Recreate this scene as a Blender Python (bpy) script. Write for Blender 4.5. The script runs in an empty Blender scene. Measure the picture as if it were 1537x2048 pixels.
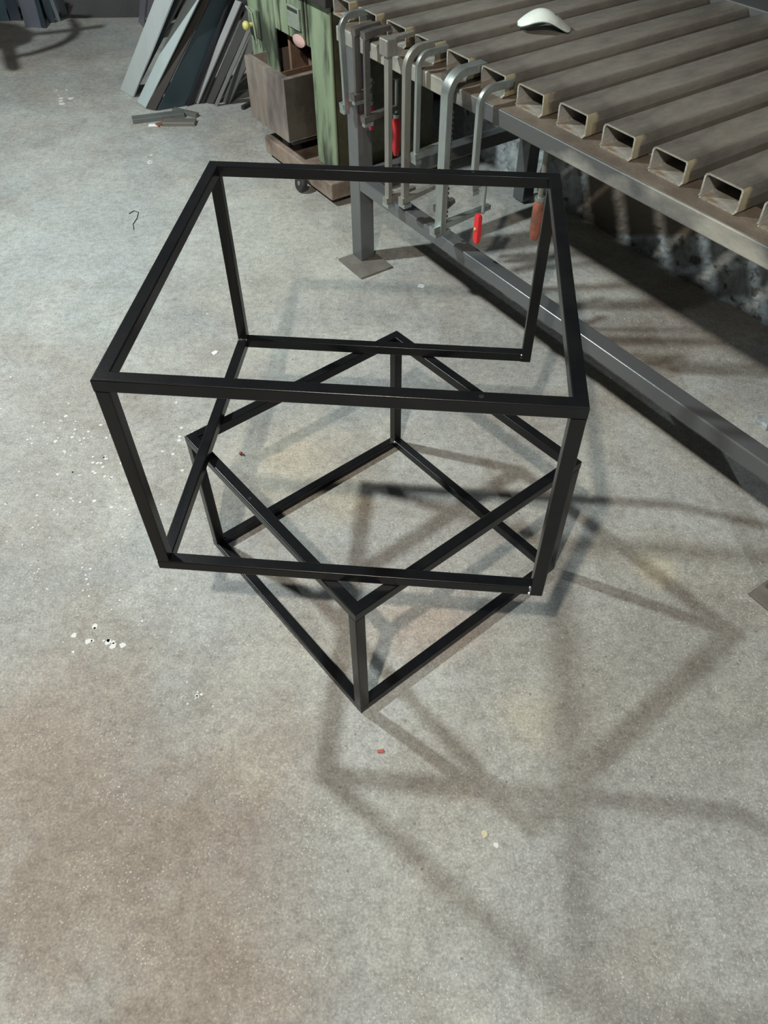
import bpy, bmesh, math, random
from mathutils import Vector, Matrix
C = bpy.context.scene.collection
SC = bpy.context.scene
random.seed(7)

# ---------------------------------------------------------------- camera
IW, IH, FPX = 1537, 2048, 1534.1
CAM_H, PITCH, ROLL = 1.6631, 0.84847, -0.010455
cam_d = bpy.data.cameras.new('camera'); cam = bpy.data.objects.new('camera', cam_d); C.objects.link(cam)
cam_d.sensor_fit = 'VERTICAL'; cam_d.sensor_height = 36.0; cam_d.lens = FPX / IH * 36.0
cam_d.clip_start = 0.02
cp, sp, cr, sr = math.cos(PITCH), math.sin(PITCH), math.cos(ROLL), math.sin(ROLL)
_f = Vector((0, cp, -sp)); _r = Vector((1, 0, 0)); _u = Vector((0, sp, cp))
cR = cr * _r + sr * _u; cU = -sr * _r + cr * _u
M3 = Matrix((cR, cU, -_f)).transposed()
cam.matrix_world = Matrix.Translation((0, 0, CAM_H)) @ M3.to_4x4()
SC.camera = cam

# ---------------------------------------------------------------- world, lamps, exposure
w = bpy.data.worlds.new('world'); SC.world = w; w.use_nodes = True
w.node_tree.nodes['Background'].inputs[0].default_value = (0.75, 0.88, 1.0, 1)
w.node_tree.nodes['Background'].inputs[1].default_value = 0.035
def lamp(name, loc, power, col, rad):
    d = bpy.data.lights.new(name, 'POINT'); d.energy = power; d.color = col; d.shadow_soft_size = rad
    o = bpy.data.objects.new(name, d); C.objects.link(o); o.location = loc; return o
lamp('ceiling_lamp_warm', (-0.46, -0.46, 2.9), 275, (1.0, 0.905, 0.77), 0.035)
lamp('ceiling_lamp_cool', (-2.1, 2.45, 2.7), 450, (0.90, 0.995, 0.985), 0.065)
lamp('wall_lamp_cool', (1.3, -1.57, 2.2), 125, (0.86, 0.96, 1.0), 0.025)
SC.view_settings.view_transform = 'Standard'; SC.view_settings.look = 'None'
SC.view_settings.exposure = -0.03; SC.view_settings.gamma = 1.0; SC.view_settings.use_curve_mapping = False

# ---------------------------------------------------------------- measuring helpers (pixel of the 1537x2048 frame -> point at height z)
def Z(px, py, z=0.0):
    d = cR * ((px - IW / 2) / FPX) + cU * (-(py - IH / 2) / FPX) + _f
    t = (z - CAM_H) / d.z
    return Vector((0, 0, CAM_H)) + d * t
YAW = -0.98420325
EA = Vector((math.cos(YAW), math.sin(YAW), 0)); NA = Vector((-EA.y, EA.x, 0))   # along the bench, across the bench
def T(a, p, z=0.0): return EA * a + NA * p + Vector((0, 0, z))

# ---------------------------------------------------------------- materials
def mat(name, col, rough=0.5, metal=0.0, col2=None, scale=8.0, detail=6.0, bump=0.0, bscale=60.0, lo=0.35, hi=0.65, stretch=(1, 1, 1), spec=0.5, col3=None, scale3=2.5, lo3=.5, hi3=.65):
    m = bpy.data.materials.new(name); m.use_nodes = True; nt = m.node_tree; N = nt.nodes; Lk = nt.links
    b = N['Principled BSDF']; b.inputs['Roughness'].default_value = rough; b.inputs['Metallic'].default_value = metal
    b.inputs['Specular IOR Level'].default_value = spec
    b.inputs['Base Color'].default_value = (*col, 1)
    tc = N.new('ShaderNodeTexCoord'); mp = N.new('ShaderNodeMapping'); mp.inputs['Scale'].default_value = stretch
    Lk.new(tc.outputs['Object'], mp.inputs[0])
    out = None
    if col2:
        n = N.new('ShaderNodeTexNoise'); n.inputs['Scale'].default_value = scale; n.inputs['Detail'].default_value = detail; n.inputs['Roughness'].default_value = .65
        Lk.new(mp.outputs[0], n.inputs['Vector'])
        r = N.new('ShaderNodeValToRGB'); r.color_ramp.elements[0].position = lo; r.color_ramp.elements[1].position = hi
        r.color_ramp.elements[0].color = (*col, 1); r.color_ramp.elements[1].color = (*col2, 1)
        Lk.new(n.outputs['Fac'], r.inputs[0]); out = r.outputs[0]
        if col3:
            n3 = N.new('ShaderNodeTexNoise'); n3.inputs['Scale'].default_value = scale3; n3.inputs['Detail'].default_value = 7
            Lk.new(mp.outputs[0], n3.inputs['Vector'])
            r3 = N.new('ShaderNodeValToRGB'); r3.color_ramp.elements[0].position = lo3; r3.color_ramp.elements[1].position = hi3
            Lk.new(n3.outputs['Fac'], r3.inputs[0])
            mx = N.new('ShaderNodeMix'); mx.data_type = 'RGBA'; Lk.new(r3.outputs[0], mx.inputs['Factor'])
            Lk.new(out, mx.inputs['A']); mx.inputs['B'].default_value = (*col3, 1); out = mx.outputs['Result']
        Lk.new(out, b.inputs['Base Color'])
    if bump:
        n2 = N.new('ShaderNodeTexNoise'); n2.inputs['Scale'].default_value = bscale; n2.inputs['Detail'].default_value = 5
        Lk.new(mp.outputs[0], n2.inputs['Vector'])
        bp = N.new('ShaderNodeBump'); bp.inputs['Strength'].default_value = bump; bp.inputs['Distance'].default_value = 0.004
        Lk.new(n2.outputs['Fac'], bp.inputs['Height']); Lk.new(bp.outputs[0], b.inputs['Normal'])
    return m

def floor_mat():
    m = bpy.data.materials.new('worn concrete'); m.use_nodes = True; nt = m.node_tree; N = nt.nodes; Lk = nt.links
    b = N['Principled BSDF']; b.inputs['Specular IOR Level'].default_value = 0.25
    tc = N.new('ShaderNodeTexCoord'); V = tc.outputs['Object']
    def noise(s, d=6, r=.6, dist=0.0, off=0):
        n = N.new('ShaderNodeTexNoise'); n.inputs['Scale'].default_value = s; n.inputs['Detail'].default_value = d; n.inputs['Roughness'].default_value = r; n.inputs['Distortion'].default_value = dist
        if off:
            mp = N.new('ShaderNodeMapping'); mp.inputs['Location'].default_value = (off, off * .7, 0); Lk.new(V, mp.inputs[0]); Lk.new(mp.outputs[0], n.inputs['Vector'])
        else: Lk.new(V, n.inputs['Vector'])
        return n.outputs['Fac']
    def ramp(x, stops):
        r = N.new('ShaderNodeValToRGB'); e = r.color_ramp.elements
        while len(e) < len(stops): e.new(.5)
        for k, (p, c) in enumerate(stops): e[k].position = p; e[k].color = (*c, 1) if len(c) == 3 else c
        Lk.new(x, r.inputs[0]); return r.outputs[0]
    def mix(f, a, c, mode='MIX', fac=None):
        x = N.new('ShaderNodeMix'); x.data_type = 'RGBA'; x.blend_type = mode
        if f is not None: Lk.new(f, x.inputs['Factor'])
        else: x.inputs['Factor'].default_value = fac
        for s, v in (('A', a), ('B', c)):
            if isinstance(v, tuple): x.inputs[s].default_value = (*v, 1)
            else: Lk.new(v, x.inputs[s])
        return x.outputs['Result']
    base = ramp(noise(1.7, 9, .62), [(.30, (.25, .245, .235)), (.5, (.345, .345, .33)), (.70, (.42, .425, .40))])
    base = mix(ramp(noise(1.1, 7, .62, .8, 9), [(.47, (0, 0, 0)), (.66, (.7, .7, .7))]), base, (.245, .205, .17))      # brown grease patches
    base = mix(ramp(noise(2.6, 8, .7, .5, 17), [(.5, (0, 0, 0)), (.68, (.5, .5, .5))]), base, (.46, .44, .38))       # pale cream patches
    base = mix(ramp(noise(1.3, 6, .6, .3, 31), [(.5, (0, 0, 0)), (.66, (.45, .45, .45))]), base, (.25, .275, .29))     # cool patches
    def stain_or_shade(px, py, r, col, amt, seed):  # real stains, plus patches of shade painted into the colour
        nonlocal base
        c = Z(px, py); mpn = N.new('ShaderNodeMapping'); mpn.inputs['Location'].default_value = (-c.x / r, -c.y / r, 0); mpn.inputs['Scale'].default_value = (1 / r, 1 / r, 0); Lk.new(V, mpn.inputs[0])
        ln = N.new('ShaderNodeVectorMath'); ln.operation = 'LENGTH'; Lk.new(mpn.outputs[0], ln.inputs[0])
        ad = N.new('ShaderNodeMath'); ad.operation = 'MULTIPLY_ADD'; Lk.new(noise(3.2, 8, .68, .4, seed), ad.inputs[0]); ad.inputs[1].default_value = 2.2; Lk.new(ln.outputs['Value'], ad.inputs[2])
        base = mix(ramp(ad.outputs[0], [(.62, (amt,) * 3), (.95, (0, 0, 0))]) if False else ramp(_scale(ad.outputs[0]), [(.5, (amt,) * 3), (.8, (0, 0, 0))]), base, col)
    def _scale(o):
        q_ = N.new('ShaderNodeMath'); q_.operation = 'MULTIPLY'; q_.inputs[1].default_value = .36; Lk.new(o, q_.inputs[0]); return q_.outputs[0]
    stain_or_shade(180, 1780, .42, (.215, .172, .138), .8, 41)  # brown shade painted in where the lower left lies in shadow
    stain_or_shade(60, 1480, .25, (.26, .21, .17), .6, 43)  # upper part of the painted lower-left shadow
    stain_or_shade(430, 1960, .25, (.235, .19, .155), .6, 44)  # painted lower-left shadow, towards the bottom edge
    stain_or_shade(560, 900, .22, (.44, .38, .29), .55, 45)
    stain_or_shade(850, 1240, .16, (.34, .24, .18), .5, 46)
    stain_or_shade(900, 1560, .14, (.22, .19, .15), .5, 47)
    stain_or_shade(1330, 1350, .5, (.27, .255, .225), .6, 48)
    stain_or_shade(1250, 1850, .42, (.27, .275, .265), .65, 52)  # cool grey darkening painted in for the weaker light at lower right
    stain_or_shade(750, 1800, .30, (.28, .28, .265), .5, 53)  # same painted darkening, carried on to the lower middle
    stain_or_shade(1310, 1135, .07, (.46, .42, .31), .7, 54)
    stain_or_shade(1060, 1440, .10, (.40, .36, .27), .5, 55)
    stain_or_shade(1290, 1900, .10, (.22, .19, .16), .4, 56)
    stain_or_shade(130, 870, .5, (.30, .285, .27), .5, 57)
    stain_or_shade(60, 520, .22, (.24, .24, .235), .5, 58)
    stain_or_shade(700, 1000, .10, (.42, .37, .28), .5, 59)
    stain_or_shade(1250, 700, .22, (.17, .13, .10), .6, 62)
    stain_or_shade(1500, 620, .45, (.20, .155, .125), .7, 49)
    stain_or_shade(560, 480, .6, (.45, .44, .385), .6, 50)
    stain_or_shade(150, 500, .8, (.36, .38, .38), .6, 51)
    fine = ramp(noise(42, 6, .75), [(.30, (.72, .71, .70)), (.5, (1, 1, 1)), (.70, (1.20, 1.20, 1.18))])
    base = mix(None, base, fine, 'MULTIPLY', 1.0)
    fine2 = ramp(noise(170, 3, .7, 0, 5), [(.32, (.76, .76, .76)), (.52, (1, 1, 1)), (.68, (1.28, 1.28, 1.25))])
    base = mix(None, base, fine2, 'MULTIPLY', 1.0)
    mid = ramp(noise(11, 8, .7, .6, 23), [(.32, (.86, .85, .83)), (.5, (1, 1, 1)), (.68, (1.09, 1.10, 1.09))])
    base = mix(None, base, mid, 'MULTIPLY', 1.0)
    vf = N.new('ShaderNodeTexVoronoi'); vf.inputs['Scale'].default_value = 120; Lk.new(V, vf.inputs['Vector'])
    fl = ramp(vf.outputs['Distance'], [(.13, (.5, .5, .5)), (.25, (0, 0, 0))])
    gf = ramp(noise(9, 5, .7, 0, 61), [(.42, (0, 0, 0)), (.58, (1, 1, 1))])
    g0 = N.new('ShaderNodeMix'); g0.data_type = 'RGBA'; g0.blend_type = 'MULTIPLY'; g0.inputs['Factor'].default_value = 1; Lk.new(fl, g0.inputs['A']); Lk.new(gf, g0.inputs['B'])
    base = mix(g0.outputs['Result'], base, (.62, .62, .58))
    v = N.new('ShaderNodeTexVoronoi'); v.inputs['Scale'].default_value = 42; Lk.new(V, v.inputs['Vector'])
    dots = ramp(v.outputs['Distance'], [(.05, (1, 1, 1)), (.13, (0, 0, 0))])
    gate = ramp(noise(6, 4, .6, 0, 3), [(.52, (0, 0, 0)), (.64, (.55, .55, .55))])
    g = N.new('ShaderNodeMix'); g.data_type = 'RGBA'; g.blend_type = 'MULTIPLY'; g.inputs['Factor'].default_value = 1; Lk.new(dots, g.inputs['A']); Lk.new(gate, g.inputs['B'])
    base = mix(g.outputs['Result'], base, (.60, .60, .57))
    v2 = N.new('ShaderNodeTexVoronoi'); v2.inputs['Scale'].default_value = 19; Lk.new(V, v2.inputs['Vector'])
    pits = ramp(v2.outputs['Distance'], [(.035, (.7, .7, .7)), (.08, (0, 0, 0))])
    base = mix(pits, base, (.13, .12, .11))
    Lk.new(base, b.inputs['Base Color'])
    rg = ramp(noise(3.0, 5, .6, 0, 12), [(.35, (.55, .55, .55)), (.7, (.8, .8, .8))]); Lk.new(rg, b.inputs['Roughness'])
    bp = N.new('ShaderNodeBump'); bp.inputs['Strength'].default_value = .35; bp.inputs['Distance'].default_value = .003
    Lk.new(noise(55, 6, .7, 0, 2), bp.inputs['Height']); Lk.new(bp.outputs[0], b.inputs['Normal'])
    return m

def slat_mat():
    m = mat('mill scale steel', (.105, .096, .083), .5, .15, (.265, .24, .205), 7, 8, .25, 90, .36, .68, (1, .35, 1), .5, (.20, .15, .105), 3, .52, .7)
    nt = m.node_tree; N = nt.nodes; Lk = nt.links; b = N['Principled BSDF']
    src = b.inputs['Base Color'].links[0].from_socket
    tc = N.new('ShaderNodeTexCoord'); sx = N.new('ShaderNodeSeparateXYZ'); Lk.new(tc.outputs['Object'], sx.inputs[0])
    n = N.new('ShaderNodeTexNoise'); n.inputs['Scale'].default_value = 22; n.inputs['Detail'].default_value = 5
    oi = N.new('ShaderNodeObjectInfo'); va = N.new('ShaderNodeVectorMath'); va.operation = 'ADD'; Lk.new(tc.outputs['Object'], va.inputs[0]); cmb = N.new('ShaderNodeCombineXYZ'); sc_ = N.new('ShaderNodeMath'); sc_.operation = 'MULTIPLY'; sc_.inputs[1].default_value = 9; Lk.new(oi.outputs['Random'], sc_.inputs[0]); Lk.new(sc_.outputs[0], cmb.inputs[0]); Lk.new(sc_.outputs[0], cmb.inputs[2]); Lk.new(cmb.outputs[0], va.inputs[1]); Lk.new(va.outputs[0], n.inputs['Vector'])
    a = N.new('ShaderNodeMath'); a.operation = 'MULTIPLY_ADD'; Lk.new(n.outputs['Fac'], a.inputs[0]); a.inputs[1].default_value = .075; Lk.new(sx.outputs['Y'], a.inputs[2])
    r = N.new('ShaderNodeValToRGB'); r.color_ramp.elements[0].position = .058; r.color_ramp.elements[0].color = (1, 1, 1, 1); r.color_ramp.elements[1].position = .072; r.color_ramp.elements[1].color = (0, 0, 0, 1)
    Lk.new(a.outputs[0], r.inputs[0])
    mx = N.new('ShaderNodeMix'); mx.data_type = 'RGBA'; Lk.new(r.outputs[0], mx.inputs['Factor']); Lk.new(src, mx.inputs['A']); mx.inputs['B'].default_value = (.36, .31, .20, 1)
    # only the flank of the tube carries the ochre paint, not its top
    gx = N.new('ShaderNodeNewGeometry'); 
    sn = N.new('ShaderNodeSeparateXYZ'); Lk.new(tc.outputs['Normal'], sn.inputs[0])
    ab = N.new('ShaderNodeMath'); ab.operation = 'GREATER_THAN'; ab.inputs[1].default_value = .5; Lk.new(sn.outputs['X'], ab.inputs[0])
    m2 = N.new('ShaderNodeMix'); m2.data_type = 'RGBA'; Lk.new(ab.outputs[0], m2.inputs['Factor']); Lk.new(src, m2.inputs['A']); Lk.new(mx.outputs['Result'], m2.inputs['B'])
    Lk.new(m2.outputs['Result'], b.inputs['Base Color'])
    return m

M = {}
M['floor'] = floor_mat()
M['black'] = mat('satin black paint', (.0045, .005, .0062), .26, .0, (.008, .008, .0085), 12, 4, .04, 200, spec=.30)
M['weld'] = mat('bare weld', (.35, .36, .38), .35, .9)
M['hole'] = mat('hole shade', (.004, .004, .004), .8)
M['slat'] = slat_mat()
M['inner'] = mat('inside of tube', (.19, .175, .15), .7, .1, (.32, .31, .28), 12, 6, .2, 80, col3=(.19, .12, .07), scale3=9, lo3=.55, hi3=.65)
M['cut'] = mat('cut tube edge', (.22, .21, .18), .6, .2, (.34, .33, .28), 40, 4, .6, 150)
M['beam'] = mat('dusty bench beam', (.19, .185, .165), .5, .1, (.34, .33, .285), 6, 9, .3, 70, .35, .62, (.6, 1, 1), .5, (.08, .082, .082), 5, .50, .62)
M['ledge'] = mat('bench ledge rust', (.12, .095, .075), .6, .2, (.19, .155, .12), 9, 6, .3, 90)
M['brace'] = mat('grey painted brace', (.13, .137, .145), .27, .5, (.17, .175, .18), 3, 5, .08, 120, .35, .65, (.5, 1, 1))
M['footplate'] = mat('foot plate steel', (.14, .125, .11), .6, .2, (.20, .185, .165), 10, 5, .2, 80)
M['green'] = mat('worn green paint', (.15, .20, .12), .5, 0, (.245, .30, .20), 9, 8, .25, 60, .3, .7, (1, 1, .25), .5, (.04, .048, .034), 11, .49, .62)
M['olive'] = mat('dirty shaded olive', (.035, .034, .018), .6, 0, (.085, .078, .04), 12, 7, .2, 60, .4, .75)  # dirty olive, darkened to carry the shading of that side
M['rust'] = mat('rusted sheet', (.17, .125, .10), .6, .2, (.30, .26, .23), 8, 7, .3, 60, .3, .7, (1, 1, .4), .5, (.09, .075, .07), 6, .5, .65)
M['rust_in'] = mat('rust brown', (.13, .075, .05), .75, 0, (.20, .125, .085), 8, 6, .2, 60)
M['rust_shaded'] = mat('shaded rust', (.045, .038, .03), .7, 0, (.085, .07, .055), 8, 6, .2, 60)  # shaded copy of the rust, for the unlit side of the bin
M['base_brown'] = mat('pinkish brown base', (.22, .16, .125), .6, .1, (.33, .26, .21), 10, 6, .3, 60, col3=(.10, .075, .06), scale3=6)
M['dark'] = mat('dark grimy steel', (.022, .022, .024), .55, .3, (.05, .047, .045), 6, 5, .1, 60)
M['wall'] = mat('dark painted wall', (.035, .034, .036), .8, 0, (.06, .058, .06), 2, 5, .2, 30)
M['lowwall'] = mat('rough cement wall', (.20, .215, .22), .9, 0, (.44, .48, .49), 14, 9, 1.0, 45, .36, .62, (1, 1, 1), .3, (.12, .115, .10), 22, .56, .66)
M['chrome'] = mat('galvanised clamp steel', (.42, .47, .46), .33, .75, (.26, .27, .25), 14, 5, .1, 80, .4, .7, (1, 1, .3))
M['greysteel'] = mat('dull clamp steel', (.34, .335, .30), .45, .6, (.20, .19, .165), 12, 6, .25, 70, .35, .7, (1, 1, .3))
M['darksteel'] = mat('dark clamp steel', (.10, .098, .095), .45, .6, (.16, .145, .13), 14, 5, .2, 70)
M['red'] = mat('red plastic handle', (.62, .025, .03), .4)
M['redworn'] = mat('worn brick red wood', (.30, .085, .05), .6, 0, (.13, .065, .045), 30, 5, .2, 90, .4, .6)
M['maroon'] = mat('dark red wood', (.20, .03, .03), .55)
M['pink'] = mat('crimson plastic', (.55, .03, .08), .45)
M['white'] = mat('white plastic', (.66, .70, .65), .45, 0, (.50, .52, .48), 20, 5, .1, 90, .5, .75)
M['greenin'] = mat('green lining', (.04, .11, .085), .6)
M['nameplate'] = mat('grey name plate', (.20, .23, .19), .5, .2, (.28, .31, .26), 30, 3)
M['yellow'] = mat('yellow plastic', (.50, .47, .16), .5)
M['flake'] = mat('white paint flake', (.78, .78, .76), .6)
M['splat'] = mat('white paint splash', (.60, .60, .58), .7)
M['shaving'] = mat('bright metal shaving', (.66, .66, .63), .5, .3)
M['redbit'] = mat('red rusted bit', (.38, .09, .06), .6)
M['wire'] = mat('dark wire', (.06, .058, .05), .5, .5)
def wall_light_patch():
    # light painted in: bluish below the slope and at left end, shaded brown above
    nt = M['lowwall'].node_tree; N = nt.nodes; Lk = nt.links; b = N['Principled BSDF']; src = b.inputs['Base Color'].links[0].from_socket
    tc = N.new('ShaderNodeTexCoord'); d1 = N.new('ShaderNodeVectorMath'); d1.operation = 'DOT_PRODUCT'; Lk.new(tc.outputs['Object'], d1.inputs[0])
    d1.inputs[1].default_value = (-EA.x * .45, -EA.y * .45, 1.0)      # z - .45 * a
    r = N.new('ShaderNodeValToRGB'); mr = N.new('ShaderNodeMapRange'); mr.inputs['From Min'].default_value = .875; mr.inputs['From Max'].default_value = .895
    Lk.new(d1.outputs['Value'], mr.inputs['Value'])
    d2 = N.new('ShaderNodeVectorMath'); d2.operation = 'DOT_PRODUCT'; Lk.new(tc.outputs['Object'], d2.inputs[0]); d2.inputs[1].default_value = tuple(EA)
    m2 = N.new('ShaderNodeMapRange'); m2.inputs['From Min'].default_value = -2.17; m2.inputs['From Max'].default_value = -2.14; Lk.new(d2.outputs['Value'], m2.inputs['Value'])  # left end stays pale, standing in for lamp light there
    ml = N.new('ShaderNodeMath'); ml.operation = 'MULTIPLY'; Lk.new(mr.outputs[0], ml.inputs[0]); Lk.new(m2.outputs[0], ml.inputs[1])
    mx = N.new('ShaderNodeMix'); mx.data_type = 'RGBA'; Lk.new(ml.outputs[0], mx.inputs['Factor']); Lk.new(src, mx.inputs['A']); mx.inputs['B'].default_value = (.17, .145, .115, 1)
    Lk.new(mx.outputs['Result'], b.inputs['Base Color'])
wall_light_patch()
def sheetmat(name, c, rough=.42, metal=.25):
    return mat(name, c, rough, metal, tuple(min(1, x * 1.25) for x in c), 4, 6, .1, 60, .3, .7, (1, 1, .4))

# ---------------------------------------------------------------- mesh helpers
def finish(name, bm, m, parent=None, loc=None, yaw=None, smooth=False, mats=None):
    bmesh.ops.recalc_face_normals(bm, faces=bm.faces)
    me = bpy.data.meshes.new(name); bm.to_mesh(me); bm.free()
    for x in (mats or [m]): me.materials.append(x)
    if smooth:
        me.shade_smooth() if hasattr(me, 'shade_smooth') else [setattr(p, 'use_smooth', True) for p in me.polygons]
        try: me.set_sharp_from_angle(angle=math.radians(50))
        except Exception: pass
    o = bpy.data.objects.new(name, me); C.objects.link(o)
    if smooth and len(me.polygons) < 400:
        w_ = o.modifiers.new('weighted normals', 'WEIGHTED_NORMAL'); w_.keep_sharp = True; w_.weight = 80
    if parent: o.parent = parent
    if loc is not None: o.location = loc
    if yaw is not None: o.rotation_euler = (0, 0, yaw)
    return o
def tag(o, label=None, cat=None, group=None, kind=None):
    if label: o['label'] = label
    if cat: o['category'] = cat
    if group: o['group'] = group
    if kind: o['kind'] = kind
    return o
def empty(name, loc, yaw=0, label=None, cat=None, group=None):
    o = bpy.data.objects.new(name, None); C.objects.link(o); o.location = loc; o.rotation_euler = (0, 0, yaw); o.empty_display_size = .05
    return tag(o, label, cat, group)
def bx(x0, x1, y0, y1, z0, z1, bev=0.0, bm=None, seg=3):
    b = bmesh.new()
    bmesh.ops.create_cube(b, size=1)
    for v in b.verts: v.co = Vector((x0 + (v.co.x + .5) * (x1 - x0), y0 + (v.co.y + .5) * (y1 - y0), z0 + (v.co.z + .5) * (z1 - z0)))
    if bev: bmesh.ops.bevel(b, geom=list(b.edges), offset=bev, segments=seg, affect='EDGES', profile=.5)
    if bm is None: return b
    me = bpy.data.meshes.new('tmp'); b.to_mesh(me); b.free(); bm.from_mesh(me); bpy.data.meshes.remove(me); return bm
def loft(rings, caps=True, bm=None):
    bm = bm or bmesh.new(); R = [[bm.verts.new(p) for p in r] for r in rings]; n = len(rings[0])
    for a, b_ in zip(R, R[1:]):
        for i in range(n): bm.faces.new((a[i], a[(i + 1) % n], b_[(i + 1) % n], b_[i]))
    if caps: bm.faces.new(R[0][::-1]); bm.faces.new(R[-1])
    return bm
def rrect(w, h, r, seg=3):
    pts = []
    for cx, cy, a0 in ((w / 2 - r, h / 2 - r, 0), (-w / 2 + r, h / 2 - r, 90), (-w / 2 + r, -h / 2 + r, 180), (w / 2 - r, -h / 2 + r, 270)):
        for k in range(seg + 1):
            a = math.radians(a0 + 90 * k / seg); pts.append((cx + r * math.cos(a), cy + r * math.sin(a)))
    return pts
def tubebar(p0, p1, side, up, wd, ht, r=.002, m0=0, m1=0):
    """square tube from p0 to p1; m0/m1 = mitre slope along 'side' at either end"""
    p0 = Vector(p0); p1 = Vector(p1); d = (p1 - p0).normalized(); side = Vector(side); up = Vector(up)
    prof = rrect(wd, ht, r)
    rings = []
    for p, m_ in ((p0, m0), (p1, m1)):
        rings.append([p + side * x + up * y + d * (m_ * x) for x, y in prof])
    return loft(rings)
def sweep(path, prof, upv=(0, 1, 0), caps=True, bm=None, scales=None):
    P = [Vector(p) for p in path]; rings = []; upv = Vector(upv)
    for i, p in enumerate(P):
        d = ((P[i + 1] - p) if i < len(P) - 1 else (p - P[i - 1]))
        if 0 < i < len(P) - 1: d = (P[i + 1] - p).normalized() + (p - P[i - 1]).normalized()
        d.normalize(); s = d.cross(upv)
        if s.length < 1e-4: s = d.cross(Vector((1, 0, 0)))
        s.normalize(); u = s.cross(d); k = scales[i] if scales else 1
        rings.append([p + s * x * k + u * y * k for x, y in prof])
    return loft(rings, caps, bm)
def circ(r, n=14): return [(r * math.cos(2 * math.pi * k / n), r * math.sin(2 * math.pi * k / n)) for k in range(n)]
def lathe(profile, n=16, bm=None, mtx=None):
    bm = bm or bmesh.new(); rings = []
    for r, z in profile:
        pts = [Vector((r * math.cos(2 * math.pi * k / n), r * math.sin(2 * math.pi * k / n), z)) for k in range(n)]
        if mtx: pts = [mtx @ p for p in pts]
        rings.append(pts)
    return loft(rings, True, bm)

# ================================================================ SETTING
def grid_plane(name, x0, x1, y0, y1, m, z=0.0):
    bm = bmesh.new(); bx(x0, x1, y0, y1, z - .1, z, bm=bm); return tag(finish(name, bm, m), kind='structure')
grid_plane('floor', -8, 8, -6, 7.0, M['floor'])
bm = bx(-8, 8, 5.93, 6.1, 0, 4.0); tag(finish('wall_back', bm, M['wall']), kind='structure')
# low rough cement wall behind the bench
bm = bmesh.new()
nx, nz = 220, 44; a0, a1, zt = -3.0, 1.6, .76; V = []
rnd = random.Random(3)
for j in range(nz + 1):
    row = []
    for i in range(nx + 1):
        a = a0 + (a1 - a0) * i / nx; z = zt * j / nz
        from mathutils import noise as mn
        d = mn.fractal(Vector((a * 9, z * 9, 0)), 1.0, 2.0, 6) * .012 + mn.noise(Vector((a * 38, z * 38, 4))) * .005
        row.append(bm.verts.new(T(a, 2.475 + d, z)))
    V.append(row)
for j in range(nz):
    for i in range(nx): bm.faces.new((V[j][i], V[j][i + 1], V[j + 1][i + 1], V[j + 1][i]))
top = [bm.verts.new(T(a0, 2.60, zt)), bm.verts.new(T(a1, 2.60, zt))]; bot = [bm.verts.new(T(a0, 2.60, 0)), bm.verts.new(T(a1, 2.60, 0))]
bm.faces.new([top[0], *V[nz], top[1]]); bm.faces.new([bot[0], bot[1], top[1], top[0]])
bm.faces.new([bot[0], top[0]] + [V[j][0] for j in range(nz, -1, -1)]); bm.faces.new([bot[1]] + [V[j][nx] for j in range(nz + 1)] + [top[1]])
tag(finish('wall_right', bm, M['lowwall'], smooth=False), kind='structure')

# ================================================================ THE TWO BLACK FRAMES
TB = .025
def cage(name, cx, cy, yaw, wd, dp, z0, ht, label, skip_right=False):
    g = empty(name, (cx, cy, z0), yaw, label, 'frame', 'stacked black cube frames')
    W_, D_, h_ = wd / 2, dp / 2, TB / 2
    X, Y, Zv = Vector((1, 0, 0)), Vector((0, 1, 0)), Vector((0, 0, 1))
    for lvl, z in (('top', ht - h_), ('bottom', h_)):
        fr = skip_right and lvl == 'bottom'
        # front and back rails: outward side vector, mitred at both ends
        for sgn in (-1, 1):
            s = Y * sgn
            # outer (side +) is longer: at p0 (x=-W) outer extends to -x => d*(m0*x) with d=+X
            x1 = W_ - TB if fr else W_ - h_
            b = tubebar((-W_ + h_, sgn * (D_ - h_), z), (x1, sgn * (D_ - h_), z), s, Zv, TB, TB, .003, -1, 0 if fr else 1)
            finish('rail', b, M['black'], g, smooth=True)
        for sgn in (-1, 1):
            if fr and sgn == 1: continue
            s = X * sgn
            b = tubebar((sgn * (W_ - h_), -D_ + h_, z), (sgn * (W_ - h_), D_ - h_, z), s, Zv, TB, TB, .0025, -1, 1)
            finish('rail', b, M['black'], g, smooth=True)
    for sx in (-1, 1):
        for sy in (-1, 1):
            zb = 0 if (skip_right and sx == 1) else TB
            b = tubebar((sx * (W_ - h_), sy * (D_ - h_), zb), (sx * (W_ - h_), sy * (D_ - h_), ht - TB), X, Y, TB, TB, .0025)
            finish('post', b, M['black'], g, smooth=True)
    return g
def weld(g, pts, r=.0028):
    bm = bmesh.new()
    for p in pts:
        q = bmesh.ops.create_icosphere(bm, subdivisions=1, radius=r * random.uniform(.7, 1.2))
        for v in q['verts']: v.co = v.co * Vector((1, 1, .6)).length * .7 + Vector(p) + Vector([random.uniform(-.001, .001) for _ in range(3)])
    return tag(finish('weld_bead', bm, M['weld'], g), 'bare silvery weld bead')
def hole(g, x, y, z):
    bm = bmesh.new(); lathe([(.0042, 0), (.0042, .0006), (.003, .0009), (.003, .0003)], 12, bm, Matrix.Translation((x, y, z)))
    return tag(finish('screw_hole', bm, M['hole'], g), 'small dark screw hole')
LH = .41228
up = cage('upper_cube_frame', -.03509, 1.29939, -.1015, .7755, .7724, LH, .48845, 'larger satin black square tube cube frame stacked on top, open at its lower right', True)
lo = cage('lower_cube_frame', -.00908, 1.30154, .67967, .6631, .6641, 0, LH, 'smaller satin black square tube cube frame turned diagonally, standing on the floor')
W_, D_ = .7755 / 2, .7724 / 2
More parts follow.
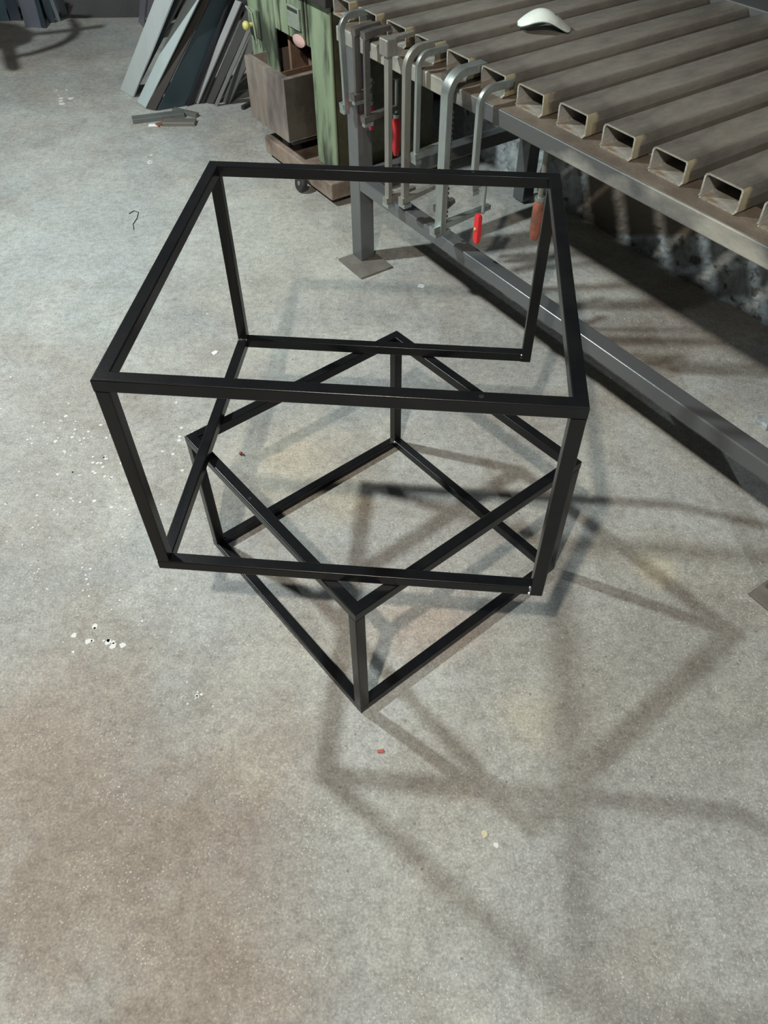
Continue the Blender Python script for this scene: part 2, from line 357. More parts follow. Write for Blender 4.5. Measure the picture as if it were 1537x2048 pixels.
weld(up, [(-W_ + .002 + k * .0042, D_ - TB - .001, TB + .001) for k in range(6)])
weld(up, [(W_ - TB - .001, -D_ + .003 + k * .004, TB * .25 + .0) for k in range(6)] + [(W_ - TB - .0015, -D_ + .001, .004 + k * .004) for k in range(6)])
weld(up, [(W_ - TB - .001, D_ - TB + .002, TB * .5 + k * .004) for k in range(3)])
w2, d2 = .6631 / 2, .6641 / 2
weld(lo, [(w2 - TB - .002 * k, d2 - TB - .001, TB + .001) for k in range(4)] + [(w2 - TB - .001, d2 - TB - .003 * k, TB + .001) for k in range(4)])
hole(up, .225, -D_ + .012, .48845); hole(up, .20, D_ - .012, .48845)
hole(lo, -w2 + .011, .06, LH)

# ================================================================ WELDING BENCH
S0, SP, SW, SH, SE, SL = -1.8008, .15907, .10515, .0589, 1.539, 1.01
BT = .821   # top of the edge beam
bench = empty('welding_bench', T(-1.4, 2.0, 0), YAW, 'heavy steel welding bench with a top of spaced rectangular tubes', 'workbench')
def L(a, p, z=0): return Vector((a + 1.4, p - 2.0, z))
def bpart(name, bm, m, label=None, smooth=False, mats=None):
    o = finish(name, bm, m, bench, smooth=smooth, mats=mats)
    if label: o['label'] = label
    return o
def rel(a0, a1, p0, p1, z0, z1, bev=.003, bm=None): return bx(a0 + 1.4, a1 + 1.4, p0 - 2.0, p1 - 2.0, z0, z1, bev, bm)
bpart('edge_beam', rel(-2.50, -.20, 1.488, 1.61, .774, BT - .0015, .004), M['beam'], 'grey dusty edge beam', True)
bpart('ledge_plate', rel(-2.495, -.205, 1.493, 1.61, BT - .0014, BT, .0003), M['ledge'], 'brown rusty ledge under the tube ends')
bpart('edge_beam', rel(-2.62, -.20, 2.40, 2.54, .774, BT - .001, .004), M['beam'], smooth=True)
for a in (-2.50, -1.45, -.26): bpart('cross_member', rel(a, a + .06, 1.61, 2.40, .77, BT - .004), M['dark'])
bpart('brace', rel(-2.383, -.43, 1.488, 1.541,   .299, .347, .006), M['brace'], 'smooth grey horizontal brace', True)
bpart('brace', rel(-2.447, -2.39, 1.551, 2.34, .299, .347, .0045), M['brace'], smooth=True)
for (a, p) in ((-2.451, 1.488), (-.43, 1.488)):
    bpart('leg', rel(a, a + .068, p, p + .063, .008, .774, .004), M['brace'], 'dark grey square tube leg', True)
    bpart('foot_plate', rel(a - .004 if a < -1 else a - .01, a + .168, p - .066 if a < -1 else p - .05, p + .084, 0, .008, .001), M['footplate'], 'flat dull brown foot plate')
for a in (-2.451, -.43):
    bpart('leg', rel(a, a + .068, 2.34, 2.403, .008, .77, .004), M['brace'], smooth=True)
# one rectangular tube, hollow, with rounded corners: shared mesh
def slat_mesh():
    bm = bmesh.new(); t = .0045
    o = rrect(SW, SH, .009, 4); i = rrect(SW - 2 * t, SH - 2 * t, .006, 4); n = len(o)
    rs = random.Random(5)
    jag = [rs.uniform(-.0038, .0030) for _ in range(n)]
    ov = [[bm.verts.new((x, y_ + (jag[k] if y_ == 0 else 0), z)) for k, (x, z) in enumerate(o)] for y_ in (0, .004, SL)]
    iv = [[bm.verts.new((x, y_ + (jag[k] if y_ == 0 else 0), z)) for k, (x, z) in enumerate(i)] for y_ in (0, .004, SL)]
    for k in range(n):
        k2 = (k + 1) % n
        for a, b_ in ((0, 1), (1, 2)):
            f = bm.faces.new((ov[a][k], ov[a][k2], ov[b_][k2], ov[b_][k])); f.material_index = 0
            f = bm.faces.new((iv[a][k], iv[b_][k], iv[b_][k2], iv[a][k2])); f.material_index = 1
        f = bm.faces.new((ov[0][k], iv[0][k], iv[0][k2], ov[0][k2])); f.material_index = 2
        f = bm.faces.new((ov[2][k], ov[2][k2], iv[2][k2], iv[2][k])); f.material_index = 2
    bmesh.ops.recalc_face_normals(bm, faces=bm.faces)
    me = bpy.data.meshes.new('slat'); bm.to_mesh(me); bm.free()
    for x in ('slat', 'inner', 'cut'): me.materials.append(M[x])
    for p in me.polygons: p.use_smooth = True
    try: me.set_sharp_from_angle(angle=math.radians(40))
    except Exception: pass
    return me
sm = slat_mesh(); rs = random.Random(11)
for k in range(-5, 10):
    o = bpy.data.objects.new('slat', sm); C.objects.link(o); o.parent = bench
    o.location = L(S0 + k * SP + SW / 2, SE + rs.uniform(-.004, .004), BT + SH / 2 + .0002)
# rear strip closing the slat ends
bpart('rear_plate', rel(-2.62, -.2, 2.552, 2.66, .79, BT + SH + .004, .003), M['brace'], 'plain grey rear plate')

# ================================================================ CLAMPS hanging from the tube ends
def clamp_root(name, a, p, z, label, cat='clamp'):
    return empty(name, T(a, p, z), YAW, label, cat, 'clamps hanging along the bench edge')
def flat(w_, h_, r=.002): return rrect(w_, h_, r, 2)
def hooked_bar(root, zt_, zb, rad, arm, w_, th, m, lean=0.0, name='bar'):
    """bar that rises, bends over towards the bench and runs into the tube"""
    pts = [(lean, 0, zb), (lean * .6, 0, zb + (zt_ - rad - zb) * .5)]
    for k in range(0, 9):
        a = math.pi / 2 * k / 8; pts.append((0, rad - rad * math.cos(a), zt_ - rad + rad * math.sin(a)))
    pts.append((0, rad + arm, zt_))
    # profile x -> side (along bench), y -> radial
    return finish(name, sweep(pts, flat(w_, th), upv=(1, 0, 0)), m, root, smooth=True)
def handle(root, x, y, z, ln, m, r=.012, nm='handle', tilt=0.0):
    mt = Matrix.Translation((x, y, z)) @ Matrix.Rotation(tilt, 4, 'Y')
    return finish(nm, lathe([(r * .55, 0), (r * .9, -.008), (r, -.02), (r * 1.05, -ln * .5), (r * .95, -ln * .85), (r * .6, -ln)], 14, None, mt), m, root, smooth=True)
def fclamp(a, p, ztop, zbot, w_, th, m, label, style='hook', rad=.035, armlen=.10, rod=None, hm=None, hlen=.10, hr=.012, lean=0.0, armz=None, head=None, spz=.12, tag_handle=None):
    r = clamp_root('bar_clamp', a, p, 0, label)
    if style == 'hook': hooked_bar(r, ztop, zbot, rad, .07, w_, th, m, lean)
    else:
        finish('bar', bx(-w_ / 2, w_ / 2, -th / 2, th / 2, zbot, ztop - .01, .0015), m, r, smooth=True)
        finish('fixed_jaw', sweep([(0, -.012, ztop - .012), (0, .03, ztop - .008), (0, .09, ztop - .004)], flat(.022 if not head else .014, .026), upv=(1, 0, 0), scales=[1, 1, .6]), m, r, smooth=True)
        if head: finish('head_block', bx(-head / 2, head / 2, -.02, .02, ztop - .05, ztop - .002, .005), m, r, smooth=True)
    az = armz if armz is not None else zbot + .018
    finish('sliding_arm', sweep([(0, -th, az), (0, .02, az + .004), (0, armlen, az + .012)], flat(.020, .024), upv=(1, 0, 0), scales=[1.1, 1, .75]), m, r, smooth=True)
    finish('bar_stop', bx(-w_ * .75, w_ * .75, -th * .9, th * .9, zbot - .006, zbot + .008, .002), M['chrome'], r, smooth=True)
    if rod:
        bm = sweep([(0, armlen - .004, az + rod), (0, armlen - .004, az - spz)], circ(.0055, 10), upv=(1, 0, 0))
        finish('screw', bm, M['chrome'], r, smooth=True)
        finish('screw_pad', lathe([(.012, 0), (.014, .004), (.011, .010), (.005, .014)], 14, None, Matrix.Translation((0, armlen - .004, az + rod))), m, r, smooth=True)
        if hm:
            h = handle(r, 0, armlen - .004, az - spz + .01, hlen, hm, hr)
            finish('ferrule', lathe([(hr * .8, 0), (hr * .85, .012), (hr * .6, .014)], 14, None, Matrix.Translation((0, armlen - .004, az - spz + .008))), M['chrome'], r, smooth=True)
            if tag_handle: h['label'] = tag_handle
    return r
CL = [
 dict(a=-2.405, p=1.452, ztop=.872, zbot=.585, w_=.020, th=.013, m=M['chrome'], label='thin galvanised bent bar clamp, first from the green machine', rad=.04, armlen=.07, lean=.012),
 dict(a=-2.322, p=1.456, ztop=.862, zbot=.640, w_=.012, th=.022, m=M['darksteel'], label='dark flat bar clamp with a small crimson handle, beside the first bent clamp', style='flat', armlen=.055, rod=.03, hm=M['pink'], hlen=.085, hr=.010, spz=.045, tag_handle='crimson handle'),
 dict(a=-2.258, p=1.452, ztop=.868, zbot=.590, w_=.012, th=.020, m=M['darksteel'], label='dark slender bar clamp with a long bright red handle', style='flat', armlen=.12, rod=.10, hm=M['red'], hlen=.13, hr=.0145, spz=.03, tag_handle='bright red handle'),
 dict(a=-2.128, p=1.447, ztop=.885, zbot=.365, w_=.024, th=.016, m=M['greysteel'], label='long straight grey bar clamp with a square head block hooked in a tube', style='flat', armlen=.11, head=.046),
 dict(a=-2.030, p=1.447, ztop=.872, zbot=.405, w_=.024, th=.018, m=M['greysteel'], label='thick dull grey bar clamp with a wide rounded bend, left one of a touching pair', rad=.05, armlen=.12),
 dict(a=-1.992, p=1.462, ztop=.868, zbot=.560, w_=.018, th=.013, m=M['chrome'], label='shorter galvanised bent bar clamp, right one of a touching pair', rad=.035, armlen=.10),
 dict(a=-1.862, p=1.470, ztop=.858, zbot=.440, w_=.007, th=.022, m=M['darksteel'], label='thin dark bar clamp just left of the broad shiny bent one', style='flat', armlen=.05),
 dict(a=-1.822, p=1.440, ztop=.868, zbot=.400, w_=.022, th=.034, m=M['chrome'], label='broad shiny bent bar clamp with a notched back and a long lower arm', rad=.055, armlen=.20),
 dict(a=-1.690, p=1.452, ztop=.862, zbot=.585, w_=.020, th=.014, m=M['chrome'], label='bright bent bar clamp nearest the black frame corner, with a red hexagonal handle', rad=.038, armlen=.05, rod=.02, spz=.10, hm=None),
]
roots = []
for c in CL: roots.append(fclamp(**c))
# red slab handle of the last bent clamp
r8 = roots[8]
mt = Matrix.Rotation(math.radians(6), 4, 'Y')
bm = bmesh.new()
loft([[Vector((x, y + .03, z)) for x, y in rrect(.022 * s, .016 * s, .003, 2)] for z, s in ((.505, .7), (.498, 1), (.425, 1.05), (.412, .8))], True, bm)
tag(finish('handle', bm, M['red'], r8, smooth=True), 'bright red handle with a brass rivet')
finish('rivet', lathe([(.005, 0), (.0045, .003), (.002, .004)], 10, None, Matrix.Translation((.0, .021, .46)) @ Matrix.Rotation(math.radians(90), 4, 'X')), M['yellow'], r8)
# notches on the broad clamp
bm = bmesh.new()
for k in range(22): bx(-.011, .011, .016, .0195, .45 + k * .015, .457 + k * .015, bm=bm)
finish('teeth', bm, M['darksteel'], roots[7])
# loose screw clamp with a worn red handle, hanging behind (its head is in the tube above)
rc = clamp_root('screw_clamp', -1.545, 1.585, 0, 'screw clamp with a worn brick-red cylindrical handle hanging behind the frame corner')
finish('screw', sweep([(0, 0, .774), (0, 0, .59)], circ(.008, 12), upv=(1, 0, 0)), M['greysteel'], rc, smooth=True)
finish('ferrule', lathe([(.0145, 0), (.0155, .004), (.0155, .012), (.010, .014)], 16, None, Matrix.Translation((0, 0, .578))), M['chrome'], rc, smooth=True)
handle(rc, 0, 0, .582, .125, M['redworn'], .0165)
finish('jaw', bx(-.014, .014, -.02, .03, .750, .774, .003), M['darksteel'], rc)

# ================================================================ WHITE CURVED PLASTIC CUP on the bench
cup = empty('plastic_face_cup', T(-1.912, 1.870, BT + SH), YAW + 1.0, 'white dusty curved plastic shell with a green lining lying on the bench tubes', 'mask')
def shell(off, m, nm):
    bm = bmesh.new(); nu, nv = 28, 10; R = []
    for i in range(nu + 1):
        u = -1 + 2 * i / nu; row = []
        hw = .042 * math.sqrt(max(0, 1 - (abs(u) ** 2.6))) + .004
        for j in range(nv + 1):
            v = -1 + 2 * j / nv
            x = u * .082; y = v * hw
            z = .033 * (math.cos(u * 2.4 + .3) * .5 + .5) + .020 * (1 - v * v) * (1 - u * u * .6) + off - .006 * u
            row.append((x, y, max(z, 0.0005 + max(off, 0))))
        R.append(row)
    vv = [[bm.verts.new(p) for p in r] for r in R]
    vb = [[bm.verts.new((p[0], p[1], p[2] + .0022)) for p in r] for r in R]
    for i in range(nu):
        for j in range(nv):
            bm.faces.new((vv[i][j], vv[i + 1][j], vv[i + 1][j + 1], vv[i][j + 1]))
            bm.faces.new((vb[i][j], vb[i][j + 1], vb[i + 1][j + 1], vb[i + 1][j]))
    for i in range(nu):
        for j in (0, nv): bm.faces.new((vv[i][j], vv[i + 1][j], vb[i + 1][j], vb[i][j]))
    for j in range(nv):
        for i in (0, nu): bm.faces.new((vv[i][j], vv[i][j + 1], vb[i][j + 1], vb[i][j]))
    return finish(nm, bm, m, cup, smooth=True)
shell(.0024, M['white'], 'shell'); tag(shell(0, M['greenin'], 'lining'), 'green inner lining')
bm = bmesh.new()
for (x, y, z, r) in ((-.018, .006, .0535, .006), (.026, -.006, .043, .005)):
    finish('vent_hole', lathe([(r, 0), (r, .002), (r * .6, .003)], 12, None, Matrix.Translation((x, y, z))), M['greenin'], cup)

# ================================================================ GREEN MACHINE
mach = empty('machine_pedestal', T(-3.2, 1.9, 0), YAW, 'old green painted machine pedestal with chipped paint and an opening in its side', 'machine')
def mp(name, a0, a1, p0, p1, z0, z1, m, bev=.004, label=None):
    o = finish(name, bx(a0 + 3.2, a1 + 3.2, p0 - 1.9, p1 - 1.9, z0, z1, bev), m, mach, smooth=True)
    if label: o['label'] = label
    return o
mp('base', -3.46, -2.845, 1.632, 2.30, .028, .105, M['base_brown'], .008, 'pinkish brown scuffed base plinth')
for a, p in ((-3.44, 1.67), (-2.93, 1.72), (-3.44, 2.2), (-2.95, 2.2)): mp('foot', a, a + .05, p, p + .05, 0, .028, M['dark'])
mp('column', -3.07, -2.905, 1.70, 1.718, .105, .755, M['green'], .012, 'worn green front column')
mp('column', -3.62, -3.375, 1.70, 1.718, .105, .90, M['green'], .012)
mp('upper_panel', -3.375, -3.07, 1.705, 1.76, .565, .90, M['green'], .004)
for a in (-3.33, -3.255, -3.115, -3.09): mp('rib', a, a + .012, 1.697, 1.706, .57, .88, M['green'], .003)
mp('side_panel', -2.925, -2.906, 1.719, 2.22, .105, .755, M['olive'], .002, 'dirty shaded olive side panel')
mp('back_panel', -3.60, -2.925, 2.20, 2.22, .105, .90, M['olive'], .002)
mp('left_panel', -3.62, -3.605, 1.719, 2.20, .105, .90, M['olive'], .002)
mp('inner_wall', -3.374, -3.355, 1.76, 2.15, .105, .60, M['rust_in'], .002, 'rust brown wall inside the opening')
mp('bin_shelf', -3.46, -3.14, 1.62, 2.19, .17, .195, M['dark'], .003)
mp('shelf_bracket', -3.33, -3.27, 1.66, 1.74, .105, .17, M['dark'], .006)
mp('machine_top', -3.24, -2.86, 1.66, 2.26, .757, .80, M['dark'], .006, 'dark grimy top plate')
mp('name_plate', -3.235, -3.135, 1.694, 1.7048, .61, .69, M['nameplate'], .002, 'grey rectangular name plate')
mp('plate_mark', -3.225, -3.145, 1.692, 1.694, .672, .684, M['dark'], .0005)
finish('rag', lathe([(.001, .0), (.045, .006), (.05, .02), (.03, .035), (.004, .038)], 16, None, Matrix.Translation((.07, -.205, .578)) @ Matrix.Rotation(1.35, 4, 'X') @ Matrix.Diagonal((1.0, .45, .6, 1))), mat('pink cloth', (.42, .27, .25), .8), mach, smooth=True)
# latch and yellow knob on the left column
lt = mp('latch_plate', -3.60, -3.50, 1.690, 1.70, .49, .60, M['green'], .003, 'hinged latch plate')
finish('knob', lathe([(.009, 0), (.009, .02), (.017, .026), (.020, .036), (.014, .046), (.003, .048)], 16, None, Matrix.Translation((-.37, -.205, .535)) @ Matrix.Rotation(math.radians(90), 4, 'X')), M['yellow'], mach, smooth=True)
finish('latch_rod', sweep([(-.40, -.215, .60), (-.345, -.217, .585), (-.325, -.217, .47)], circ(.004, 8), upv=(0, 1, 0)), M['nameplate'], mach, smooth=True)
# caster seen at the foot
cw = empty('caster_wheel', Z(604, 383, 0.0) + Vector((0, 0, 0)), YAW, 'small dark rubber wheel lying against the foot of the green machine', 'wheel')
mt = Matrix.Translation((0, 0, .039)) @ Matrix.Rotation(math.radians(78), 4, 'X')
finish('tyre', lathe([(.014, -.012), (.034, -.013), (.038, -.006), (.038, .006), (.034, .013), (.014, .012)], 24, None, mt), M['dark'], cw, smooth=True)
finish('hub', lathe([(.004, -.013), (.011, -.013), (.012, 0), (.011, .013), (.004, .017)], 14, None, mt), M['greysteel'], cw, smooth=True)

# rusty open bin standing on the machine's shelf
binr = empty('steel_bin', T(-3.298, 1.72, .196), YAW, 'rusty open-topped steel box standing out of the green machine', 'box')
A, B, Hb, t = .178, .13, .254, .004
def bp(name, x0, x1, y0, y1, z0, z1, m, label=None):
    o = finish(name, bx(x0, x1, y0, y1, z0, z1, .001), m, binr); 
    if label: o['label'] = label
bp('bottom', -A, A, -B, B, 0, t, M['rust'])
bp('front_wall', -A, A, -B, -B + t, t, Hb, M['rust'], 'scuffed grey-brown front wall')
bp('back_wall', -A, A, B - t, B, t, Hb, M['rust_in'])
bp('side_wall', -A, -A + t, -B + t, B - t, t, Hb, M['rust'])
bp('side_wall', A - t, A, -B + t, B - t, t, Hb, M['rust_shaded'], 'rusty side wall with shade painted in')
bp('rim', -A, A, -B, -B + .032, Hb, Hb + .004, M['rust'], 'folded rusty rim')
bp('rim', A - .026, A, -B + .032, B, Hb, Hb + .004, M['rust'])
bp('divider', .03, .034, -B + .04, B - .01, t, Hb - .02, M['rust_in'])
# black cabinet behind the leaning sheets
cab = empty('tool_cabinet', (-.10, 5.0, 0), 0, 'black grimy cabinet in the dark gap behind the leaning steel sheets', 'cabinet')
finish('body', bx(-.42, .55, -.55, .55, .03, 1.25, .006), M['dark'], cab)
finish('plinth', bx(-.38, .51, -.50, .50, 0, .03), M['dark'], cab)
finish('door', bx(-.425, -.42, -.50, -.02, .06, 1.2, .001), M['dark'], cab)
finish('door', bx(-.425, -.42, .02, .50, .06, 1.2, .001), M['dark'], cab)

# ================================================================ LEANING SHEETS AND BARS
def board(name, b0, b1, tp, zpx, ztop, th, m, label, group, cat='sheet'):
    """foot edge b0-b1 (frame pixels on the floor), left edge passes pixel tp at height zpx"""
    B0, B1 = Z(*b0), Z(*b1); V_ = Z(*tp, zpx) - B0; V_ *= ztop / V_.z
    wv = B1 - B0; n = wv.cross(V_).normalized()
    if n.z < 0: n = -n
    dn = -n * th
    pts = [Vector((0, 0, 0)), wv, wv + V_, V_]
    lift = -min(0, dn.z)
    bm = bmesh.new(); lo_ = [bm.verts.new(p + dn + Vector((0, 0, lift))) for p in pts]; hi = [bm.verts.new(p + Vector((0, 0, lift))) for p in pts]
    bm.faces.new(hi); bm.faces.new(lo_[::-1])
    for k in range(4): bm.faces.new((lo_[k], lo_[(k + 1) % 4], hi[(k + 1) % 4], hi[k]))
    bmesh.ops.bevel(bm, geom=list(bm.edges), offset=min(.0012, th * .2), segments=1, affect='EDGES')
    o = finish(name, bm, m, None, loc=B0); return tag(o, label, cat, group)
G1 = 'steel sheets and bars leaning beside the green machine'
BO = [
 ('steel_sheet', (240, 180), (266, 195), (309, 0), .010, (.40, .43, .43), 'pale grey steel sheet, leftmost of the leaning stack', 'sheet'),
 ('steel_sheet', (257, 172), (271, 181), (341, 0), .012, (.05, .055, .06), 'dark steel strip showing behind the leftmost pale sheet', 'sheet'),
 ('flat_bar', (274, 205), (291, 217), (372, 0), .008, (.42, .48, .48), 'light blue-grey flat bar, second pale one of the leaning stack', 'bar'),
 ('flat_bar', (292, 218), (311, 222), (396, 0), .010, (.055, .048, .044), 'dark brown scuffed bar beside the light blue-grey bar', 'bar'),
 ('steel_sheet', (314, 221), (368, 212), (421, 0), .006, (.035, .055, .068), 'wide dark blue steel sheet in the middle of the leaning stack', 'sheet'),
 ('flat_bar', (372, 212), (384, 208), (457, 0), .012, (.02, .02, .024), 'black bar between the blue sheet and the bright narrow bar', 'bar'),
 ('flat_bar', (385, 204), (395, 209), (467, 10), .010, (.33, .33, .34), 'bright narrow grey bar leaning right of the blue sheet', 'bar'),
 ('flat_bar', (398, 205), (409, 206), (478, 12), .012, (.02, .02, .02), 'black bar just right of the bright narrow bar', 'bar'),
 ('flat_bar', (410, 206), (426, 209), (492, 20), .010, (.06, .058, .056), 'dark grey bar near the right end of the leaning stack', 'bar'),
 ('flat_bar', (428, 211), (435, 213), (494, 58), .006, (.16, .155, .15), 'very thin grey strip near the right end of the leaning stack', 'bar'),
 ('flat_bar', (443, 204), (458, 209), (505, 64), .010, (.10, .098, .095), 'mid grey bar, rightmost of the leaning stack', 'bar'),
]
for nm, b0, b1, tp, th, c, lb, ct in BO:
    zt_ = .86 if b0[0] < 405 else .70
    zp = .5 if tp[1] < 5 else .5 - tp[1] * .0018
    board(nm, b0, b1, tp, zp, zt_ if 'bright narrow' not in lb else zp + .02, th, sheetmat(nm + ' paint', c), lb, G1, ct)
G2 = 'sheets leaning on the back wall'
for b0, b1, tp, c, lb in [
 ((-10, 42), (20, 42), (-24, 0), (.10, .16, .20), 'pale blue sheet, leftmost against the back wall'),
 ((22, 41), (44, 41), (9, 0), (.075, .10, .14), 'dark blue sheet, second from left against the back wall'),
 ((52, 54), (84, 55), (37, 0), (.12, .125, .155), 'wide purplish grey sheet reaching furthest out from the back wall'),
 ((85, 56), (94, 56), (69, 0), (.025, .04, .055), 'narrow near-black strip right of the wide purplish sheet'),
 ((97, 45), (112, 45), (84, 0), (.06, .08, .10), 'dark slate strip left of the bright narrow strip at the back wall'),
 ((114, 43), (122, 42), (98, 0), (.24, .31, .35), 'bright pale blue narrow strip at the back wall'),
 ((124, 36), (138, 34), (112, 0), (.07, .085, .11), 'dark blue-grey strip, rightmost against the back wall')]:
    board('steel_sheet', b0, b1, tp, .16, .34, .006, sheetmat('wall sheet paint', c), lb, G2)
G3 = 'plates standing left of the leaning stack'
board('steel_sheet', (277, 44), (287, 56), (280, 0), .15, .6, .01, sheetmat('plate paint', (.17, .165, .19)), 'narrow purplish plate in the far corner behind the pale sheet', G3)
board('steel_sheet', (291, 60), (318, 78), (296, 0), .20, .6, .02, sheetmat('plate paint dark', (.13, .13, .15)), 'wider purplish grey plate right behind the pale leaning sheet', G3)

# ================================================================ SCRAP AND LITTER
def slab(name, px, z0, L_, W_2, H_, yaw, m, label, cat, group=None, tilt=0):
    p = Z(*px, 0); bm = bx(-L_ / 2, L_ / 2, -W_2 / 2, W_2 / 2, 0, H_, .002)
    o = finish(name, bm, m, None, loc=(p.x, p.y, z0), yaw=yaw); o.rotation_euler[1] = tilt
    return tag(o, label, cat, group)
G4 = 'offcuts lying in front of the leaning sheets'
slab('steel_offcut', (318, 238), 0, .27, .055, .022, .28, sheetmat('offcut grey', (.11, .12, .115)), 'long dark grey-green bar offcut on the floor before the sheets', 'offcut', G4)
slab('steel_offcut', (360, 248), 0, .17, .06, .018, -.02, sheetmat('offcut brown', (.15, .135, .12)), 'flat brownish rectangular offcut at the right of the scrap heap', 'offcut', G4)
slab('steel_offcut', (372, 229), 0, .16, .03, .02, -.5, sheetmat('offcut mid', (.13, .13, .12)), 'short grey bar offcut at the back right of the scrap heap', 'offcut', G4)
slab('steel_offcut', (330, 247), 0, .10, .03, .012, .85, sheetmat('offcut rust', (.22, .10, .07)), 'small rusty red sliver between the two large offcuts', 'offcut', G4)
slab('white_chip', (311, 251), 0, .07, .03, .004, .0, M['flake'], 'white rectangular chip in front of the scrap heap', 'chip', G4)
slab('steel_offcut', (500, 212), 0, .12, .02, .02, 1.0, M['dark'], 'small black bar end on the floor beside the rusty box', 'offcut', G4)
def blob(name, px, r, h, m, label, cat, seed, n=11, group=None):
    q = random.Random(seed); bm = bmesh.new()
    ring = [(math.cos(2 * math.pi * k / n) * r * q.uniform(.65, 1.2), math.sin(2 * math.pi * k / n) * r * q.uniform(.65, 1.2)) for k in range(n)]
    loft([[Vector((x * s, y * s, z)) for x, y in ring] for z, s in ((0, 1), (h * .6, .97), (h, .8))], True, bm)
    p = Z(*px, 0); return tag(finish(name, bm, m, None, loc=p), label, cat, group)
blob('paint_flake', (431, 706), .0125, .004, M['flake'], 'white irregular paint flake on the floor left inside the frame', 'flake', 1)
blob('paint_smear', (843, 572), .016, .0015, M['splat'], 'pale smear on the floor near the bench leg plate', 'splash', 9)
blob('putty_lump', (970, 1668), .009, .003, mat('cream putty', (.50, .46, .33), .7), 'small cream lump on the bare floor in front of the frames', 'lump', 4)
blob('paper_scrap', (993, 1690), .007, .001, M['splat'], 'tiny pale scrap just right of the cream lump', 'scrap', 8)
blob('concrete_lump', (1530, 846), .035, .018, M['lowwall'], 'grey cement lump under the bench at the right edge', 'lump', 5, 13)
def screwlet(px, yaw, label):
    p = Z(*px, 0); r = empty('plastic_plug', p, yaw, label, 'plug')
    mt = Matrix.Translation((0, 0, .005)) @ Matrix.Rotation(math.radians(90), 4, 'Y')
    finish('head', lathe([(.003, -.006), (.0055, -.004), (.0055, .001), (.003, .002)], 10, None, mt), M['redbit'], r)
    finish('shank', lathe([(.0022, .002), (.002, .010), (.0008, .013)], 8, None, mt), M['wire'], r)
screwlet((483, 909), -.5, 'tiny red headed plug on the floor inside the left of the lower frame')
slab('brick_chip', (762, 1503), 0, .016, .008, .004, .1, M['redbit'], 'tiny red chip on the floor in front of the lower frame corner', 'chip')
pw = [Z(x, y, .003) for x, y in ((258, 427), (268, 421), (277, 424), (274, 436), (266, 448), (268, 459))]
o = finish('wire_scrap', sweep([p - pw[0] + Vector((0, 0, .0015)) for p in pw], circ(.0016, 6), upv=(0, 0, 1)), M['wire'], None, loc=(pw[0].x, pw[0].y, .0005), smooth=True)
tag(o, 'bent dark wire scrap on the floor left of the frames', 'wire')
# white splashes: clusters of flat flakes (stuff)
bm = bmesh.new(); q = random.Random(21)
def flake(p, r, h):
    n = 7; ring = [(math.cos(2 * math.pi * k / n) * r * q.uniform(.6, 1.2), math.sin(2 * math.pi * k / n) * r * q.uniform(.6, 1.2)) for k in range(n)]
    v = [bm.verts.new((p.x + x, p.y + y, h)) for x, y in ring]; v0 = [bm.verts.new((p.x + x, p.y + y, 0)) for x, y in ring]
    bm.faces.new(v)
    for k in range(n): bm.faces.new((v0[k], v0[(k + 1) % n], v[(k + 1) % n], v[k]))
for (cx, cy, sx, sy, n, r0) in ((175, 880, 45, 25, 34, .0045), (215, 980, 40, 35, 22, .0045), (110, 1000, 70, 70, 40, .003), (195, 1280, 22, 8, 10, .008), (160, 1120, 110, 110, 60, .0025), (300, 315, 10, 5, 6, .010), (125, 195, 12, 10, 8, .012),
                                (120, 850, 60, 40, 26, .003), (355, 900, 25, 50, 10, .005), (260, 1170, 80, 60, 30, .003), (400, 1390, 30, 20, 10, .004), (560, 600, 160, 120, 26, .0022), (420, 560, 90, 70, 14, .003)):
    for _ in range(n):
        p = Z(q.gauss(cx, sx), q.gauss(cy, sy), 0); flake(p, r0 * q.uniform(.4, 1.5), .0008)
tag(finish('paint_specks', bm, M['splat']), 'white paint specks scattered over the left of the concrete floor', 'specks', kind='stuff')
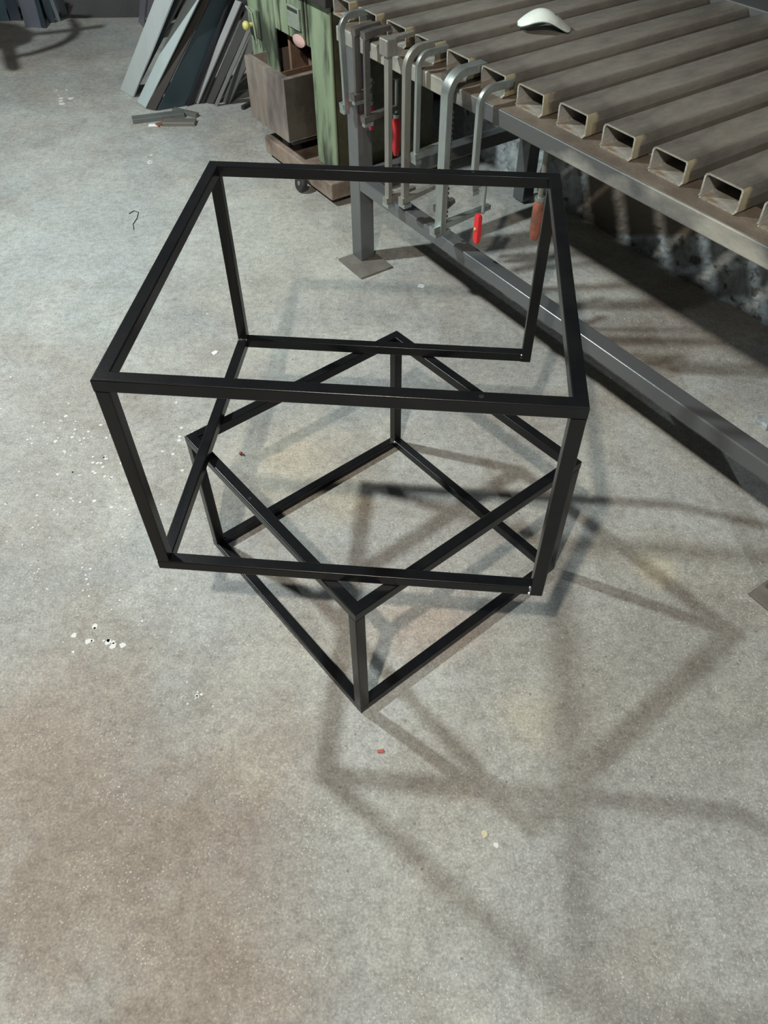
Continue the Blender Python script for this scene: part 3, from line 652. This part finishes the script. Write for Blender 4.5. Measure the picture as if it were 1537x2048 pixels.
# metal shavings (stuff)
bm = bmesh.new(); q = random.Random(33)
def sliver(p, L_, wd, yaw, h):
    c, s = math.cos(yaw), math.sin(yaw)
    a = Vector((c, s, 0)) * L_ / 2; b_ = Vector((-s, c, 0)) * wd / 2
    lift = q.uniform(0, .0015)
    pts = [p - a - b_, p + a - b_, p + a * .8 + b_ + Vector((0, 0, lift)), p - a * .8 + b_]
    v0 = [bm.verts.new((x.x, x.y, .0001)) for x in pts]; t_ = bm.verts.new((p.x, p.y, h)); t2 = bm.verts.new((p.x + a.x * .5, p.y + a.y * .5, h * .8))
    bm.faces.new((v0[0], v0[1], t2, t_)); bm.faces.new((v0[1], v0[2], t2)); bm.faces.new((v0[2], v0[3], t_, t2)); bm.faces.new((v0[3], v0[0], t_))
for k in range(4200):
    u = q.random()
    if u < .42: px, py = q.uniform(800, 1537), q.uniform(1180, 2048)
    elif u < .62: px, py = q.uniform(1180, 1537), q.uniform(900, 1250)
    elif u < .78: px, py = q.uniform(1100, 1500), q.uniform(560, 880)
    elif u < .92: px, py = q.uniform(640, 1150), q.uniform(880, 1500)
    else: px, py = q.uniform(300, 1537), q.uniform(500, 2048)
    p = Z(px, py, 0); sliver(p, q.uniform(.0014, .0058) * (2.0 if q.random() < .04 else 1), q.uniform(.0005, .0011), q.gauss(1.9, .7), q.uniform(.0003, .0011))
for (cx, cy, n) in ((1255, 920, 14), (1500, 1165, 10), (1430, 1055, 8), (1240, 1090, 8), (1305, 760, 12), (1255, 620, 12)):
    for _ in range(n):
        p = Z(q.gauss(cx, 22), q.gauss(cy, 16), 0); sliver(p, q.uniform(.003, .010), .0015, q.uniform(0, 3.1), .0015)
tag(finish('metal_shavings', bm, M['shaving']), 'bright metal shavings strewn over the floor right of the frames', 'shavings', kind='stuff')

# ================================================================ added unseen caster, outlined to throw the curved shadow at upper left
LB = Vector((-2.1, 2.45, 2.7)); HZ = .75
def hp(px, py): 
    S_ = Z(px, py, 0); return LB + (S_ - LB) * ((LB.z - HZ) / LB.z)
h0 = hp(40, 75)
hk = empty('shadow_caster', h0, 0, 'added unseen hook shape that casts the curved shadow at upper left', 'hook')
def hl(px, py): 
    v = hp(px, py) - h0; return Vector((v.x, v.y, 0))
def plate(pts, nm):
    lo_ = [hl(*p) for p in pts]; bm = loft([lo_, [p + Vector((0, 0, .012)) for p in lo_]]); return finish(nm, bm, M['dark'], hk)
plate([(-60, 42), (0, 45), (35, 50), (72, 68), (62, 85), (30, 96), (-60, 104)], 'plate')  # plate of the added unseen shadow caster
plate([(0, 97), (30, 95), (41, 139), (25, 143), (10, 139)], 'shadow_caster_tongue')
finish('hook', sweep([hl(*p) for p in ((32, 113), (60, 108), (90, 99), (118, 90), (140, 78), (152, 66), (152, 52), (142, 38))], circ(.026, 10), upv=(0, 0, 1), scales=[.6, .7, .8, .9, 1, 1, .9, .6]), M['dark'], hk, smooth=True)  # hook of the added unseen shadow caster
finish('shadow_caster_spike', sweep([hl(*p) for p in ((60, 69), (130, 62), (208, 52))], circ(.016, 8), upv=(0, 0, 1)), M['dark'], hk, smooth=True)
finish('shadow_caster_chain', sweep([(0, 0, .012), (0, 0, 3.2)], circ(.004, 6), upv=(1, 0, 0)), M['dark'], hk)
